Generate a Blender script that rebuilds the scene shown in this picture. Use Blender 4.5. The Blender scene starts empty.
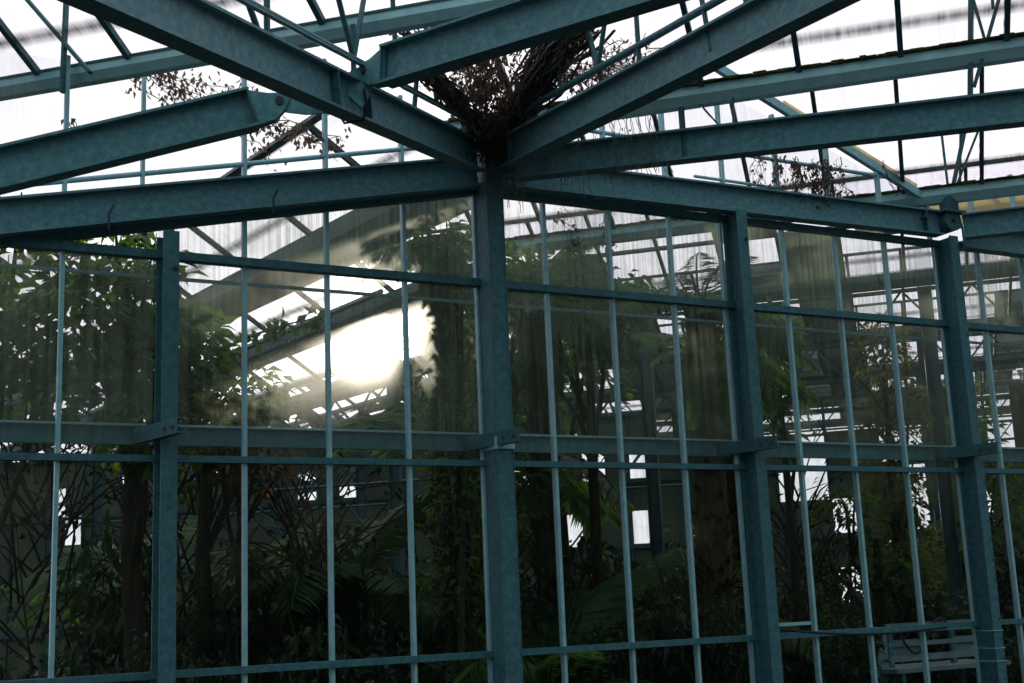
import bpy, bmesh, math, random
from mathutils import Vector as V, Matrix
R = random.Random(7)
scn = bpy.context.scene
COL = scn.collection
S2 = math.sqrt(.5)
E1 = V((S2, -S2, 0)); E2 = V((S2, S2, 0)); Z = V((0, 0, 1))
def EE(a, b, z=0.): return E1*a + E2*b + Z*z

# ------------------------------------------------------------------ materials
def nmat(name):
    m = bpy.data.materials.new(name); m.use_nodes = True
    nt = m.node_tree; nt.nodes.clear()
    return m, nt
def N(nt, t, **k):
    n = nt.nodes.new(t)
    for a, v in k.items():
        if a.startswith('i_'): n.inputs[a[2:].replace('_', ' ')].default_value = v
        else: setattr(n, a, v)
    return n
def L(nt, a, b): nt.links.new(a, b)
def out(nt, sh): L(nt, sh, N(nt, 'ShaderNodeOutputMaterial').inputs['Surface'])
def noise(nt, vec, scale, detail=4, rough=.6):
    n = N(nt, 'ShaderNodeTexNoise'); n.inputs['Scale'].default_value = scale
    n.inputs['Detail'].default_value = detail; n.inputs['Roughness'].default_value = rough
    if vec: L(nt, vec, n.inputs['Vector'])
    return n.outputs['Fac']
def ramp(nt, fac, stops):
    r = N(nt, 'ShaderNodeValToRGB'); e = r.color_ramp.elements
    while len(e) < len(stops): e.new(.5)
    for el, (p, c) in zip(e, stops):
        el.position = p; el.color = (*c, 1) if len(c) == 3 else c
    L(nt, fac, r.inputs['Fac']); return r.outputs['Color']
def mapping(nt, vec, scale=(1, 1, 1), loc=(0, 0, 0)):
    m = N(nt, 'ShaderNodeMapping'); m.inputs['Scale'].default_value = scale; m.inputs['Location'].default_value = loc
    L(nt, vec, m.inputs['Vector']); return m.outputs['Vector']
def math_(nt, op, a, b=None, clamp=False):
    n = N(nt, 'ShaderNodeMath', operation=op, use_clamp=clamp)
    for i, v in enumerate((a, b)):
        if v is None: continue
        if isinstance(v, (int, float)): n.inputs[i].default_value = v
        else: L(nt, v, n.inputs[i])
    return n.outputs[0]
def mixs(nt, fac, a, b):
    m = N(nt, 'ShaderNodeMixShader')
    if isinstance(fac, (int, float)): m.inputs[0].default_value = fac
    else: L(nt, fac, m.inputs[0])
    L(nt, a, m.inputs[1]); L(nt, b, m.inputs[2]); return m.outputs[0]

def principled(name, stops, scale=8, rough=.5, metal=0., spec=.4, bump=0., stretch=(1, 1, 1)):
    m, nt = nmat(name)
    tc = N(nt, 'ShaderNodeTexCoord').outputs['Object']
    f = noise(nt, mapping(nt, tc, stretch), scale, 5, .65)
    p = N(nt, 'ShaderNodeBsdfPrincipled')
    L(nt, ramp(nt, f, stops), p.inputs['Base Color'])
    p.inputs['Roughness'].default_value = rough; p.inputs['Metallic'].default_value = metal
    p.inputs['Specular IOR Level'].default_value = spec
    if bump:
        b = N(nt, 'ShaderNodeBump'); b.inputs['Strength'].default_value = bump; b.inputs['Distance'].default_value = .02
        L(nt, f, b.inputs['Height']); L(nt, b.outputs[0], p.inputs['Normal'])
    out(nt, p.outputs[0]); return m

def leafmat(name, c1, c2, trans, tf=.35, rough=.45):
    m, nt = nmat(name)
    oi = N(nt, 'ShaderNodeTexCoord').outputs['Object']
    f = noise(nt, oi, 3.1, 3)
    d = N(nt, 'ShaderNodeBsdfPrincipled'); d.inputs['Roughness'].default_value = rough
    d.inputs['Specular IOR Level'].default_value = .25
    col = ramp(nt, f, [(.3, c1), (.7, c2)]); L(nt, col, d.inputs['Base Color'])
    t = N(nt, 'ShaderNodeBsdfTranslucent'); t.inputs['Color'].default_value = (*trans, 1)
    out(nt, mixs(nt, tf, d.outputs[0], t.outputs[0])); return m

M = {}
M['steel'] = principled('galvanised_steel', [(.30, (.040, .104, .124)), (.52, (.062, .148, .172)), (.75, (.108, .210, .232))], 22, .62, 0., .35)  # tone lowered to put the shade low on the posts into the colour
M['steel_dark'] = principled('weathered_steel', [(.3, (.032, .085, .098)), (.7, (.066, .145, .165))], 18, .6, 0., .35)
M['alu'] = principled('aluminium_profile', [(.3, (.28, .45, .50)), (.7, (.44, .60, .65))], 14, .5, .2, .5)
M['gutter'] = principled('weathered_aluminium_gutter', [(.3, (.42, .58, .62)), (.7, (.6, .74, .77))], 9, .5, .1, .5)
M['rail'] = principled('dull_grey_rail', [(.3, (.10, .19, .21)), (.7, (.17, .28, .30))], 10, .6)
M['plate'] = principled('galvanised_plate', [(.35, (.085, .20, .23)), (.7, (.20, .36, .39))], 16, .5)
M['beam'] = principled('galvanised_steel_lit', [(.30, (.080, .162, .188)), (.52, (.124, .232, .262)), (.75, (.21, .335, .365))], 22, .6, 0., .35)  # lit copy of the post steel: brighter light up high painted into the colour
M['bolt'] = principled('dark_bolt', [(.3, (.02, .035, .04)), (.7, (.05, .07, .075))], 30, .5)
M['moss'] = principled('gutter_moss', [(.35, (.010, .010, .005)), (.6, (.07, .065, .012)), (.8, (.16, .15, .03))], 9, .95, 0, .1, .8)
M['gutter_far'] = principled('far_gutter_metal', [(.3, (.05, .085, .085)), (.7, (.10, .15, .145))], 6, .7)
M['truss'] = principled('lattice_steel', [(.3, (.03, .06, .065)), (.7, (.06, .10, .105))], 10, .65)
M['soil'] = principled('dark_soil', [(.3, (.008, .009, .006)), (.7, (.03, .027, .018))], 2.5, .95, 0, .1, .6)
M['cladding'] = principled('stained_cladding', [(.3, (.085, .082, .055)), (.7, (.15, .14, .095))], 2.2, .85, 0, .15)
M['bark'] = principled('bark', [(.3, (.018, .013, .008)), (.7, (.06, .042, .026))], 9, .9, 0, .15, .8, (3, 3, .6))
M['fibre'] = principled('palm_fibre', [(.3, (.035, .022, .012)), (.7, (.14, .085, .042))], 14, .95, 0, .1, 1., (2, 2, .35))
M['stem'] = principled('green_stem', [(.3, (.03, .045, .012)), (.7, (.08, .10, .03))], 7, .7)
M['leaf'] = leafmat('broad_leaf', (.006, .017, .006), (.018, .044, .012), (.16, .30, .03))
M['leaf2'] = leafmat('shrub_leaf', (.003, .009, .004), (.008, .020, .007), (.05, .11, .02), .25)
M['frond'] = leafmat('palm_leaflet', (.012, .034, .009), (.035, .082, .020), (.22, .40, .06), .36)
M['olive'] = leafmat('olive_leaf', (.025, .030, .008), (.070, .070, .018), (.28, .26, .04), .35)
M['rust'] = leafmat('withered_leaf', (.05, .022, .008), (.13, .06, .02), (.40, .18, .04), .35)
M['vine'] = principled('dead_vine_stem', [(.3, (.075, .062, .052)), (.7, (.22, .18, .15))], 12, .95, 0, .1)
M['fibre_pale'] = principled('pale_root_fibre', [(.3, (.10, .10, .085)), (.7, (.2, .19, .16))], 12, .9, 0, .1)
M['dry'] = leafmat('dead_vine_leaf', (.06, .04, .032), (.14, .095, .075), (.26, .15, .11), .25, .8)
M['bench'] = principled('pale_paint', [(.3, (.14, .18, .18)), (.7, (.26, .30, .30))], 5, .6)
M['rubber'] = principled('black_cable', [(.3, (.006, .008, .009)), (.7, (.018, .02, .02))], 20, .6)

def glass(name, dirt_lo, dirt_hi, streak, halo, halo_rough, tint=(.93, .945, .95), dirt_col=(.24, .24, .18), top=0., tl=.5):
    """dirty pane: clear glass + a film of dried run-marks that scatters the light behind it."""
    m, nt = nmat(name)
    tc = N(nt, 'ShaderNodeTexCoord').outputs['Object']
    f1 = noise(nt, mapping(nt, tc, streak), 1., 6, .7)
    f2 = noise(nt, tc, .9, 4, .6)
    f = math_(nt, 'MULTIPLY', f1, f2)
    r = N(nt, 'ShaderNodeMapRange'); r.inputs[1].default_value = .19; r.inputs[2].default_value = .38
    r.inputs[3].default_value = dirt_lo; r.inputs[4].default_value = dirt_hi
    L(nt, f, r.inputs[0]); dirt = r.outputs[0]
    if top:      # rain carries the grime down from the roof edge: the uppermost row is the dirtiest
        sx = N(nt, 'ShaderNodeSeparateXYZ'); L(nt, tc, sx.inputs[0])
        gr = ramp(nt, math_(nt, 'DIVIDE', sx.outputs[2], 5., True), [(.2, (.02, .02, .02)), (.50, (.08, .08, .08)), (.54, (.38, .38, .38)), (.76, (.58, .58, .58)), (.79, (.85, .85, .85)), (.95, (1., 1., 1.))])
        dirt = math_(nt, 'MULTIPLY', dirt, math_(nt, 'MULTIPLY', gr, top), True)
    tr = N(nt, 'ShaderNodeBsdfTransparent'); tr.inputs[0].default_value = (*tint, 1)
    re = N(nt, 'ShaderNodeBsdfRefraction'); re.inputs['IOR'].default_value = 1.04; re.inputs['Roughness'].default_value = halo_rough
    re.inputs['Color'].default_value = (1., .96, .86, 1)
    di = N(nt, 'ShaderNodeBsdfDiffuse'); di.inputs[0].default_value = (*dirt_col, 1)
    ta = N(nt, 'ShaderNodeBsdfTranslucent'); ta.inputs[0].default_value = (*dirt_col, 1)
    film = mixs(nt, tl, di.outputs[0], ta.outputs[0])
    halo_f = math_(nt, 'MULTIPLY', math_(nt, 'ADD', f1, .3), halo, True)
    if top: halo_f = math_(nt, 'MULTIPLY', halo_f, math_(nt, 'MINIMUM', math_(nt, 'MULTIPLY', gr, 2.2), 1.), True)
    a = mixs(nt, halo_f, tr.outputs[0], re.outputs[0])
    b = mixs(nt, dirt, a, film)
    out(nt, b); return m
M['pane'] = glass('wall_glass', .035, .18, (30, 30, .5), .013, .9, top=3.0, dirt_col=(.34, .40, .30), tl=.7)

M['gable'] = glass('gable_glass', .0, .07, (14, 14, .5), .0, .5)

def roofglass(name, p_dirty, band=True):
    m, nt = nmat(name)
    tc = N(nt, 'ShaderNodeTexCoord').outputs['Object']
    sx = N(nt, 'ShaderNodeSeparateXYZ'); L(nt, tc, sx.inputs[0])
    f1 = noise(nt, mapping(nt, tc, (22, 1.1, 1)), 1., 5, .65)
    f2 = noise(nt, tc, 1.6, 4, .6)
    # grime caught along the lap above the gutter
    c = math_(nt, 'ABSOLUTE', math_(nt, 'SUBTRACT', sx.outputs[1], .30))
    bnd = math_(nt, 'SUBTRACT', 1., math_(nt, 'DIVIDE', c, .075), True)
    bnd = math_(nt, 'MULTIPLY', bnd, math_(nt, 'MULTIPLY', f1, 1.15), True)
    base = math_(nt, 'MULTIPLY', math_(nt, 'SUBTRACT', math_(nt, 'MULTIPLY', f1, f2), .27, True), .45, True)
    dirt = math_(nt, 'MAXIMUM', base, bnd) if band else base
    # some panes are whitewashed or thick with algae
    if p_dirty > 0:
        cell = N(nt, 'ShaderNodeTexWhiteNoise', noise_dimensions='2D')
        cx = math_(nt, 'FLOOR', math_(nt, 'DIVIDE', sx.outputs[0], .7)); cy = math_(nt, 'FLOOR', math_(nt, 'DIVIDE', sx.outputs[1], .98))
        cv = N(nt, 'ShaderNodeCombineXYZ'); L(nt, cx, cv.inputs[0]); L(nt, cy, cv.inputs[1]); L(nt, cv.outputs[0], cell.inputs['Vector'])
        big = noise(nt, mapping(nt, tc, (.16, .3, 1)), 1., 2)
        th = math_(nt, 'ADD', math_(nt, 'MULTIPLY', cell.outputs[0], .5), big)
        alg = math_(nt, 'MULTIPLY', math_(nt, 'GREATER_THAN', th, 1.02 - p_dirty*.6), .88)
        dirt = math_(nt, 'MAXIMUM', dirt, alg)
    tr = N(nt, 'ShaderNodeBsdfTransparent'); tr.inputs[0].default_value = (.965, .962, .972, 1)
    di = N(nt, 'ShaderNodeBsdfDiffuse'); di.inputs[0].default_value = (.17, .19, .17, 1)
    ta = N(nt, 'ShaderNodeBsdfTranslucent'); ta.inputs[0].default_value = (.075, .09, .08, 1)
    out(nt, mixs(nt, dirt, tr.outputs[0], mixs(nt, .4, di.outputs[0], ta.outputs[0]))); return m
M['roof'] = roofglass('roof_glass', 0.)
M['roof_far'] = roofglass('algae_roof_glass', .34)
M['roof_far2'] = roofglass('whitewashed_roof_glass', .58)
M['clear'] = glass('far_clear_glass', .02, .25, (8, 8, .6), .0, .5)

m, nt = nmat('cream_screen'); d_ = N(nt, 'ShaderNodeBsdfDiffuse'); t_ = N(nt, 'ShaderNodeBsdfTranslucent')
d_.inputs[0].default_value = (.55, .45, .28, 1); t_.inputs[0].default_value = (.85, .74, .52, 1)
out(nt, mixs(nt, .6, d_.outputs[0], t_.outputs[0])); M['screen'] = m

# ------------------------------------------------------------------ mesh builder
class MB:
    def __init__(s): s.v = []; s.f = []; s.sm = []
    def add(s, vs, fs, smooth=False):
        o = len(s.v); s.v += [V(v) for v in vs]
        for f in fs: s.f.append([o+i for i in f]); s.sm.append(smooth)
        return s
    def box(s, c, ax, ay, az):
        """box centred at c with half-axis vectors."""
        c = V(c); P = [c+ax*i+ay*j+az*k for i in (-1, 1) for j in (-1, 1) for k in (-1, 1)]
        return s.add(P, [(0, 1, 3, 2), (4, 6, 7, 5), (0, 4, 5, 1), (2, 3, 7, 6), (0, 2, 6, 4), (1, 5, 7, 3)])
    def frame(s, p, q, up=Z):
        d = (V(q)-V(p)); l = d.length; d = d/l
        side = d.cross(up)
        if side.length < 1e-4: side = d.cross(V((1, 0, 0)))
        side.normalize(); u = side.cross(d).normalized()
        return d, side, u, l
    def bar(s, p, q, w, h, up=Z):
        d, sd, u, l = s.frame(p, q, up)
        return s.box((V(p)+V(q))/2, d*(l/2), sd*(w/2), u*(h/2))
    def prism(s, p, q, prof, up=Z, caps=True):
        """extrude closed 2D profile [(side, up)] from p to q."""
        d, sd, u, l = s.frame(p, q, up); n = len(prof)
        vs = [V(e)+sd*a+u*b for e in (p, q) for a, b in prof]
        fs = [(i, (i+1) % n, n+(i+1) % n, n+i) for i in range(n)]
        if caps: fs += [tuple(range(n))[::-1], tuple(range(n, 2*n))]
        return s.add(vs, fs)
    def ibeam(s, p, q, h, b, tw=.012, tf=.016, up=Z):
        H, B, W = h/2, b/2, tw/2
        prof = [(-B, -H), (B, -H), (B, -H+tf), (W, -H+tf), (W, H-tf), (B, H-tf), (B, H), (-B, H), (-B, H-tf), (-W, H-tf), (-W, -H+tf), (-B, -H+tf)]
        return s.prism(p, q, prof, up)
    def tube(s, pts, r, n=6, caps=True):
        pts = [V(p) for p in pts]; rr = r if isinstance(r, (list, tuple)) else [r]*len(pts)
        vs = []; side = None
        for i, p in enumerate(pts):
            d = (pts[min(i+1, len(pts)-1)]-pts[max(i-1, 0)]).normalized()
            if side is None: side = d.orthogonal().normalized()
            side = (side-d*side.dot(d)); side = side.normalized() if side.length > 1e-6 else d.orthogonal().normalized()
            w = d.cross(side)
            vs += [p+(side*math.cos(a)+w*math.sin(a))*rr[i] for a in [2*math.pi*k/n for k in range(n)]]
        fs = [(i*n+k, i*n+(k+1) % n, (i+1)*n+(k+1) % n, (i+1)*n+k) for i in range(len(pts)-1) for k in range(n)]
        s.add(vs, fs, True)
        if caps:
            m = (len(pts)-1)*n
            s.add(vs[:n], [tuple(range(n))[::-1]]); s.add(vs[m:], [tuple(range(n))])
        return s
    def leaf(s, p, d, nrm, l, w, curl=.15):
        d = V(d).normalized(); sd = d.cross(V(nrm))
        if sd.length < 1e-3: sd = d.orthogonal()
        sd.normalize(); u = sd.cross(d)
        p = V(p); a = p+d*l*.45; tip = p+d*l-u*l*curl
        return s.add([p, a+sd*w*.5+u*w*.12, a-u*w*.08, a-sd*w*.5+u*w*.12, tip], [(0, 1, 2), (0, 2, 3), (1, 4, 2), (2, 4, 3)])
    def mesh(s, name, mat, origin=V((0, 0, 0))):
        me = bpy.data.meshes.new(name)
        o = V(origin)
        me.from_pydata([tuple(v-o) for v in s.v], [], s.f); me.update()
        me.polygons.foreach_set('use_smooth', s.sm)
        me.materials.append(mat); return me
    def build(s, name, mat, parent=None, origin=None):
        """links ONE mesh object; local coordinates are relative to its origin (or to the parent's world place)."""
        og = V(origin) if origin is not None else (V(parent['_o']) if parent is not None else V((0, 0, 0)))
        o = bpy.data.objects.new(name, s.mesh(name, mat, og)); COL.objects.link(o)
        if parent is not None:
            o.parent = parent; o.location = og-V(parent['_o'])
        else: o.location = og
        o['_o'] = tuple(og); return o
def link(name, me, parent=None):
    o = bpy.data.objects.new(name, me); COL.objects.link(o)
    if parent is not None: o.parent = parent
    o['_o'] = (0, 0, 0); return o
def tag(o, label, cat, group=None, kind='thing'):
    o['label'] = label; o['category'] = cat; o['kind'] = kind
    if group: o['group'] = group
    return o
def struct(o, label=None, cat=None):
    o['kind'] = 'structure'
    if label: o['label'] = label
    if cat: o['category'] = cat
    return o
def empty(name, loc):
    o = bpy.data.objects.new(name, None); COL.objects.link(o); o.location = V(loc); o['_o'] = tuple(V(loc)); o.empty_display_size = .1
    return o
def bolt(p, axis, r, l, parent):
    MB().tube([V(p)-V(axis)*l/2, V(p)+V(axis)*l/2], r, 6).build('bolt', M['bolt'], parent)

# ------------------------------------------------------------------ levels
PW = .6                       # pane width; the glass stands in the plane y = 0, pane edges at x = k*PW
Z_UP, Z_MID, Z_BOT = 3.86, 2.50, 1.14
GUT = 5.08; PITCH = .45
GE = [-.30, 1.70, 5.09, 8.48, 11.87, 15.26, 18.65, 22.04]         # gutter lines along E1, by their E2
def rail_z(x): return 4.583 if x > 2.42 else 4.067+.216*x         # head rail of the glazing
def rail_z(x): return 4.595+.0075*(x-2.5) if x > 2.42 else 4.062+.2175*x
def roof_z(x):                # roof line over the glass wall
    e = x*S2
    for a, b in zip(GE, GE[1:]):
        if a <= e <= b:
            h = (b-a)/2; return GUT+PITCH*(h-abs(e-(a+h)))
    return GUT+.1

# ------------------------------------------------------------------ ground
fl = MB(); n = 60
for i in range(n+1):
    for j in range(n+1):
        x = -14+i*44/n; y = -12+j*44/n
        fl.v.append(V((x, y, R.uniform(-.05, .0) if y > .6 else -.02)))
for i in range(n):
    for j in range(n): a = i*(n+1)+j; fl.f.append([a, a+n+1, a+n+2, a+1]); fl.sm.append(True)
struct(fl.build('floor', M['soil']), 'dark bare soil floor under the greenhouse')

# ------------------------------------------------------------------ glazed wall
BAYS = [(-4, 0), (0, 4), (4, 8), (8, 12), (12, 20)]
posx = {0: .045, 4: 2.46, 8: 4.795, 12: 7.27}
wl = ['beside the leftmost steel post', 'between the left post and the central post, sun glaring through it', 'just past the central post, dark palm fronds behind it',
      'below the level roof beam, far roof bands showing through it', 'beyond the last steel post']
for k, (a, b) in enumerate(BAYS):
    x0, x1 = a*PW, b*PW
    w = empty('window_%d' % (k+1), ((x0+x1)/2, 0, 0))
    struct(w, 'tall glazed wall bay '+wl[k])
    def clip(x): return min(Z_UP, rail_z(x)-.03)
    # glass: one mesh of slabs
    g = MB(); t = .003
    def slab(xa, xb, za, zb, zc=None, zd=None):     # bottom za (at xa), zb (at xb); top zc, zd
        P = [(x, y, z) for y in (-t, t) for x, z in ((xa, za), (xb, zb), (xb, zd), (xa, zc))]
        g.add(P, [(0, 1, 2, 3), (7, 6, 5, 4), (0, 4, 5, 1), (1, 5, 6, 2), (2, 6, 7, 3), (3, 7, 4, 0)])
    for i in range(a, b):
        xa, xb = i*PW+.012, (i+1)*PW-.012
        slab(xa, xb, .12, .12, Z_BOT-.02, Z_BOT-.02)
        slab(xa, xb, Z_BOT+.02, Z_BOT+.02, Z_MID-.02, Z_MID-.02)
        slab(xa, xb, Z_MID+.02, Z_MID+.02, clip(xa)-.02, clip(xb)-.02)
        if rail_z(xa) > Z_UP+.08: slab(xa, xb, Z_UP+.02, Z_UP+.02, rail_z(xa)-.02, rail_z(xb)-.02)
    g.build('glass_pane', M['pane'], w); g = MB()
    for i in range(a, b):
        xa, xb = i*PW+.012, (i+1)*PW-.012
        slab(xa, xb, rail_z(xa)+.03, rail_z(xb)+.03, max(rail_z(xa)+.3, roof_z(xa)-.03), max(rail_z(xb)+.3, roof_z(xb)-.03))
    g.build('gable_pane', M['gable'], w)
    for nm, z, hh in (('transom', Z_BOT, .045), ('transom', Z_MID, .045), ('sill', .08, .1)):
        MB().box(((x0+x1)/2, -.025, z), V(((x1-x0)/2, 0, 0)), V((0, .03, 0)), Z*hh/2).build(nm, M['steel'], w)
    xs = max(x0, -.92)
    MB().box(((xs+x1)/2, -.03, Z_UP), V(((x1-xs)/2, 0, 0)), V((0, .04, 0)), Z*.028).build('transom', M['steel'], w)
    # slim rail a little lower on the far face of the glass
    MB().box(((x0+x1)/2, .10, Z_UP-.12), V(((x1-x0)/2, 0, 0)), V((0, .012, 0)), Z*.011).build('rear_rail', M['alu'], w)
    MB().bar((x0, -.03, rail_z(x0)), (x1, -.03, rail_z(x1)), .07, .055).build('head_rail', M['steel_dark'], w)
    for i in range(a, b+1):
        if i == b and b != 20: continue
        x = i*PW
        if i in (0, 4, 8, 12) :
            MB().box((x+.10, -.005, rail_z(x)/2), V((.012, 0, 0)), V((0, .022, 0)), Z*rail_z(x)/2).build('mullion', M['alu'], w)
            if i != 4: MB().box((x-(.1 if i == 0 else 0), -.005, (rail_z(x)+roof_z(x))/2+.02), V((.012, 0, 0)), V((0, .022, 0)), Z*((roof_z(x)-rail_z(x))/2)).build('mullion', M['alu'], w)
        else:
            MB().box((x, -.005, (.08+roof_z(x))/2), V((.0135, 0, 0)), V((0, .024, 0)), Z*((roof_z(x)-.08)/2)).build('mullion', M['alu'], w)
    if k in (1, 2, 3):  # edge bar on the near side of the next post
        x = posx[b]-(.07 if k < 3 else .035)
        MB().box((x, -.005, rail_z(x)/2), V((.011, 0, 0)), V((0, .022, 0)), Z*rail_z(x)/2).build('mullion', M['alu'], w)
    # upper slim transoms in the gable above the beam
    if k == 0: MB().tube([(x0, -.01, 4.445+.2243*x0), (x1, -.01, 4.445)], .018).build('gable_rail', M['alu'], w)
    if k == 1: MB().tube([(x0, -.01, 4.445), (x1, -.01, 4.445+.2243*x1)], .018).build('gable_rail', M['alu'], w)
    if k in (2, 3): MB().tube([(max(x0, 2.9), -.01, 5.232), (min(x1, 6.7), -.01, 5.232)], .018).build('gable_rail', M['alu'], w)
    if k == 2: MB().tube([(4.5, -.01, 4.97), (x1, -.01, 4.97)], .014).build('gable_rail', M['alu'], w)
    if k == 3:
        MB().tube([(x0, -.01, 4.97), (5.45, -.01, 4.97)], .014).build('gable_rail', M['alu'], w)
        MB().bar((4.82, -.02, 6.005), (7.16, -.02, 5.085), .05, .075).build('verge_bar', M['alu'], w)
        MB().bar((5.6, .06, 5.80), (7.16, .06, 5.19), .012, .10).build('verge_board', M['screen'], w)
        MB().box((8.3*PW+.14, -.06, Z_BOT+.09), V((.19, 0, 0)), V((0, .012, 0)), Z*.013).build('latch_bar', M['alu'], w)

# rail behind the glass, one length from post to post
rl = [(-2.3, -.02, 'left of the leftmost post'), (.02, 2.42, 'between the left and the central post'), (2.48, 4.8, 'between the central post and the second post'),
      (4.88, 7.33, 'between the second and the last post'), (7.4, 12., 'beyond the last post')]
for x0, x1, s in rl:
    o = MB().box(((x0+x1)/2, .17, 2.675), V(((x1-x0)/2, 0, 0)), V((0, .02, 0)), Z*.062).build('steel_rail', M['rail'], None, ((x0+x1)/2, .17, 2.675))
    tag(o, 'blue grey flat rail behind the glass, '+s, 'rail', 'rails behind the glass')
    MB().box(((x0+x1)/2, .145, 2.74), V(((x1-x0)/2, 0, 0)), V((0, .03, 0)), Z*.008).build('lip', M['alu'], o)

# ------------------------------------------------------------------ posts
pl = {0: 'left steel post with a narrow lit front flange under the sloping beam', 4: 'central steel post where the roof beams meet under the vine clump',
      8: 'second steel post, under the level beam, in front of the palm trunk', 12: 'last steel post, rivet dotted, carrying the knuckle joint'}
tops = {0: 3.98, 4: 4.93, 8: 4.64, 12: 4.66}
for i, x in posx.items():
    r = tag(empty('steel_post', (x, -.13, 0)), pl[i], 'post', 'steel posts of the glass wall')
    c = MB()
    if i == 4:
        c.box((x, -.13, tops[i]/2), V((.065, 0, 0)), V((0, .10, 0)), Z*tops[i]/2)
        c.tube([(x-.065, -.23, 0), (x-.065, -.23, tops[i])], .006, 6); c.tube([(x+.065, -.23, 0), (x+.065, -.23, tops[i])], .006, 6)
    else: c.ibeam((x, -.13, 0), (x, -.13, tops[i]), .20, .105, .012, .014, V((0, -1, 0)))
    c.build('shaft', M['steel'], r)
    b = MB().prism((x+.01, -.46, 2.66), (x-.13, .13, 2.66), [(-.025, -.05), (.025, -.05), (.025, -.042), (-.017, -.042), (-.017, .042), (.025, .042), (.025, .05), (-.025, .05)]).build('bracket', M['steel_dark'], r)
    for tt in (.1, .28): 
        c = V((x+.01, -.46, 2.655)).lerp(V((x-.13, .13, 2.655)), tt); MB().tube([c+V((-.03, -.018, 0)), c+V((.03, .018, 0))], .013, 6).build('bolt', M['bolt'], b)
    if i == 4: MB().box((x, -.13, 2.63), V((.075, 0, 0)), V((0, .112, 0)), Z*.045).build('collar', M['alu'], r)
    MB().box((x, -.13, .012), V((.13, 0, 0)), V((0, .14, 0)), Z*.012).build('base_plate', M['steel_dark'], r)
    if i == 12:
        for zz in (.93, 1.08, .82):
            P = [V((x+.058*a, -.13+.106*bb, zz)) for a, bb in ((-1, -1), (1, -1), (1, 1), (-1, 1), (-1, -1))]
            MB().tube(P, .004, 5).build('wire_tie', M['alu'], r)
        for kk in range(24): MB().tube([(x+.035, -.236, .5+kk*.17), (x+.035, -.228, .5+kk*.17)], .008, 6).build('rivet', M['bolt'], r)
    if i in (0, 8): MB().tube([(x+.025, -.25, tops[i]-.25), (x+.025, -.225, tops[i]-.25)], .014, 6).build('bolt', M['bolt'], r)

# ------------------------------------------------------------------ beams
BH = .235
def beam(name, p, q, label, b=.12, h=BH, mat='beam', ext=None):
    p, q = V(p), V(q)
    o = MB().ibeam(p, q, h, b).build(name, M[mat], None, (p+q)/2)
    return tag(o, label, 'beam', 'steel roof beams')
def stiff(o, p, q, t, h=BH, b=.12):
    p, q = V(p), V(q); d = (q-p).normalized(); sd = d.cross(Z).normalized(); u = sd.cross(d); c = p+d*t
    MB().box(c, d*.006, sd*(b/2-.001), u*(h/2-.017)).build('stiffener', M['steel'], o)
def gusset(o, c, along, up, poly, nrm, name='hinge_plate'):
    """flat plate (a, b in metres along/up) of real thickness with its normal along nrm."""
    c, along, up, nrm = V(c), V(along), V(up), V(nrm).normalized()*.008
    n = len(poly); P = [c+along*a+up*b+nrm*s for s in (-1, 1) for a, b in poly]
    m = MB().add(P, [tuple(range(n))[::-1], tuple(range(n, 2*n))]+[(i, (i+1) % n, n+(i+1) % n, n+i) for i in range(n)])
    return m.build(name, M['plate'], o)

NODE = V((2.43, -.14, 4.80))
# wall beams
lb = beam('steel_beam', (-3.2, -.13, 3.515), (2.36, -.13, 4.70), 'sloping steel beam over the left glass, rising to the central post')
for px in (-.35, .75): MB().tube([(px, -.19, 4.2+.21*px-.17), (px, -.19, 4.2+.21*px-.06), (px+.03, -.2, 4.2+.21*px)], .008, 5).build('clip', M['bolt'], lb)
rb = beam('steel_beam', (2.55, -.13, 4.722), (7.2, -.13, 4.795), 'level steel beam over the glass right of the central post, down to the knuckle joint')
stiff(rb, (2.5, -.13, 4.722), (7.2, -.13, 4.795), 4.5)
MB().tube([(6.95, -.24, 4.81), (6.95, -.17, 4.81)], .022, 8).build('bolt', M['bolt'], rb)
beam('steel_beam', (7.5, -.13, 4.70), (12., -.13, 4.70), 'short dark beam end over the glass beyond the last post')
# beam A: from the node towards the camera along -E2, slightly falling
A0, A1 = V((2.33, -.20, 4.795)), V((-1.60, -4.04, 3.87))
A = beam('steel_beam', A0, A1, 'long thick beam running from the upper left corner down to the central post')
dA = (A1-A0).normalized(); sA = dA.cross(Z).normalized(); uA = sA.cross(dA)
lA = lambda t: A0+dA*t
# beam B
B0, B1 = V((2.50, -.26, 4.80)), V((2.36, -4.4, 4.40))
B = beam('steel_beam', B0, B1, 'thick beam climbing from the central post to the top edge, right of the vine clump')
# beam E along E1
Eb0, Eb1 = V((2.62, -.22, 4.755)), V((6.4, -4.08, 4.60))
Eb = beam('steel_beam', Eb0, Eb1, 'beam rising gently from the central post to the right edge, above the level wall beam')
# far right E4
E40, E41 = V((7.42, -.22, 4.765)), V((10.2, -3.0, 4.765))
E4 = beam('steel_beam', E40, E41, 'beam leaving the knuckle joint towards the right edge of the frame')
# knuckle joint on the last post
kn = tag(empty('knuckle_joint', (7.30, -.16, 4.68)), 'rounded steel knuckle joint on top of the last post', 'joint')
MB().tube([(7.30, -.22, 4.82), (7.30, -.05, 4.82)], .105, 14).build('hub', M['steel'], kn)
MB().box((7.33, -.16, 4.98), V((.06, 0, 0)), V((0, .06, 0)), Z*.075).build('cap_block', M['steel_dark'], kn)
MB().box((7.30, -.16, 4.90), V((.14, 0, 0)), V((0, .10, 0)), Z*.012).build('cap_plate', M['steel'], kn)
bolt((7.30, -.225, 4.82), (0, 1, 0), .022, .03, kn)
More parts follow.
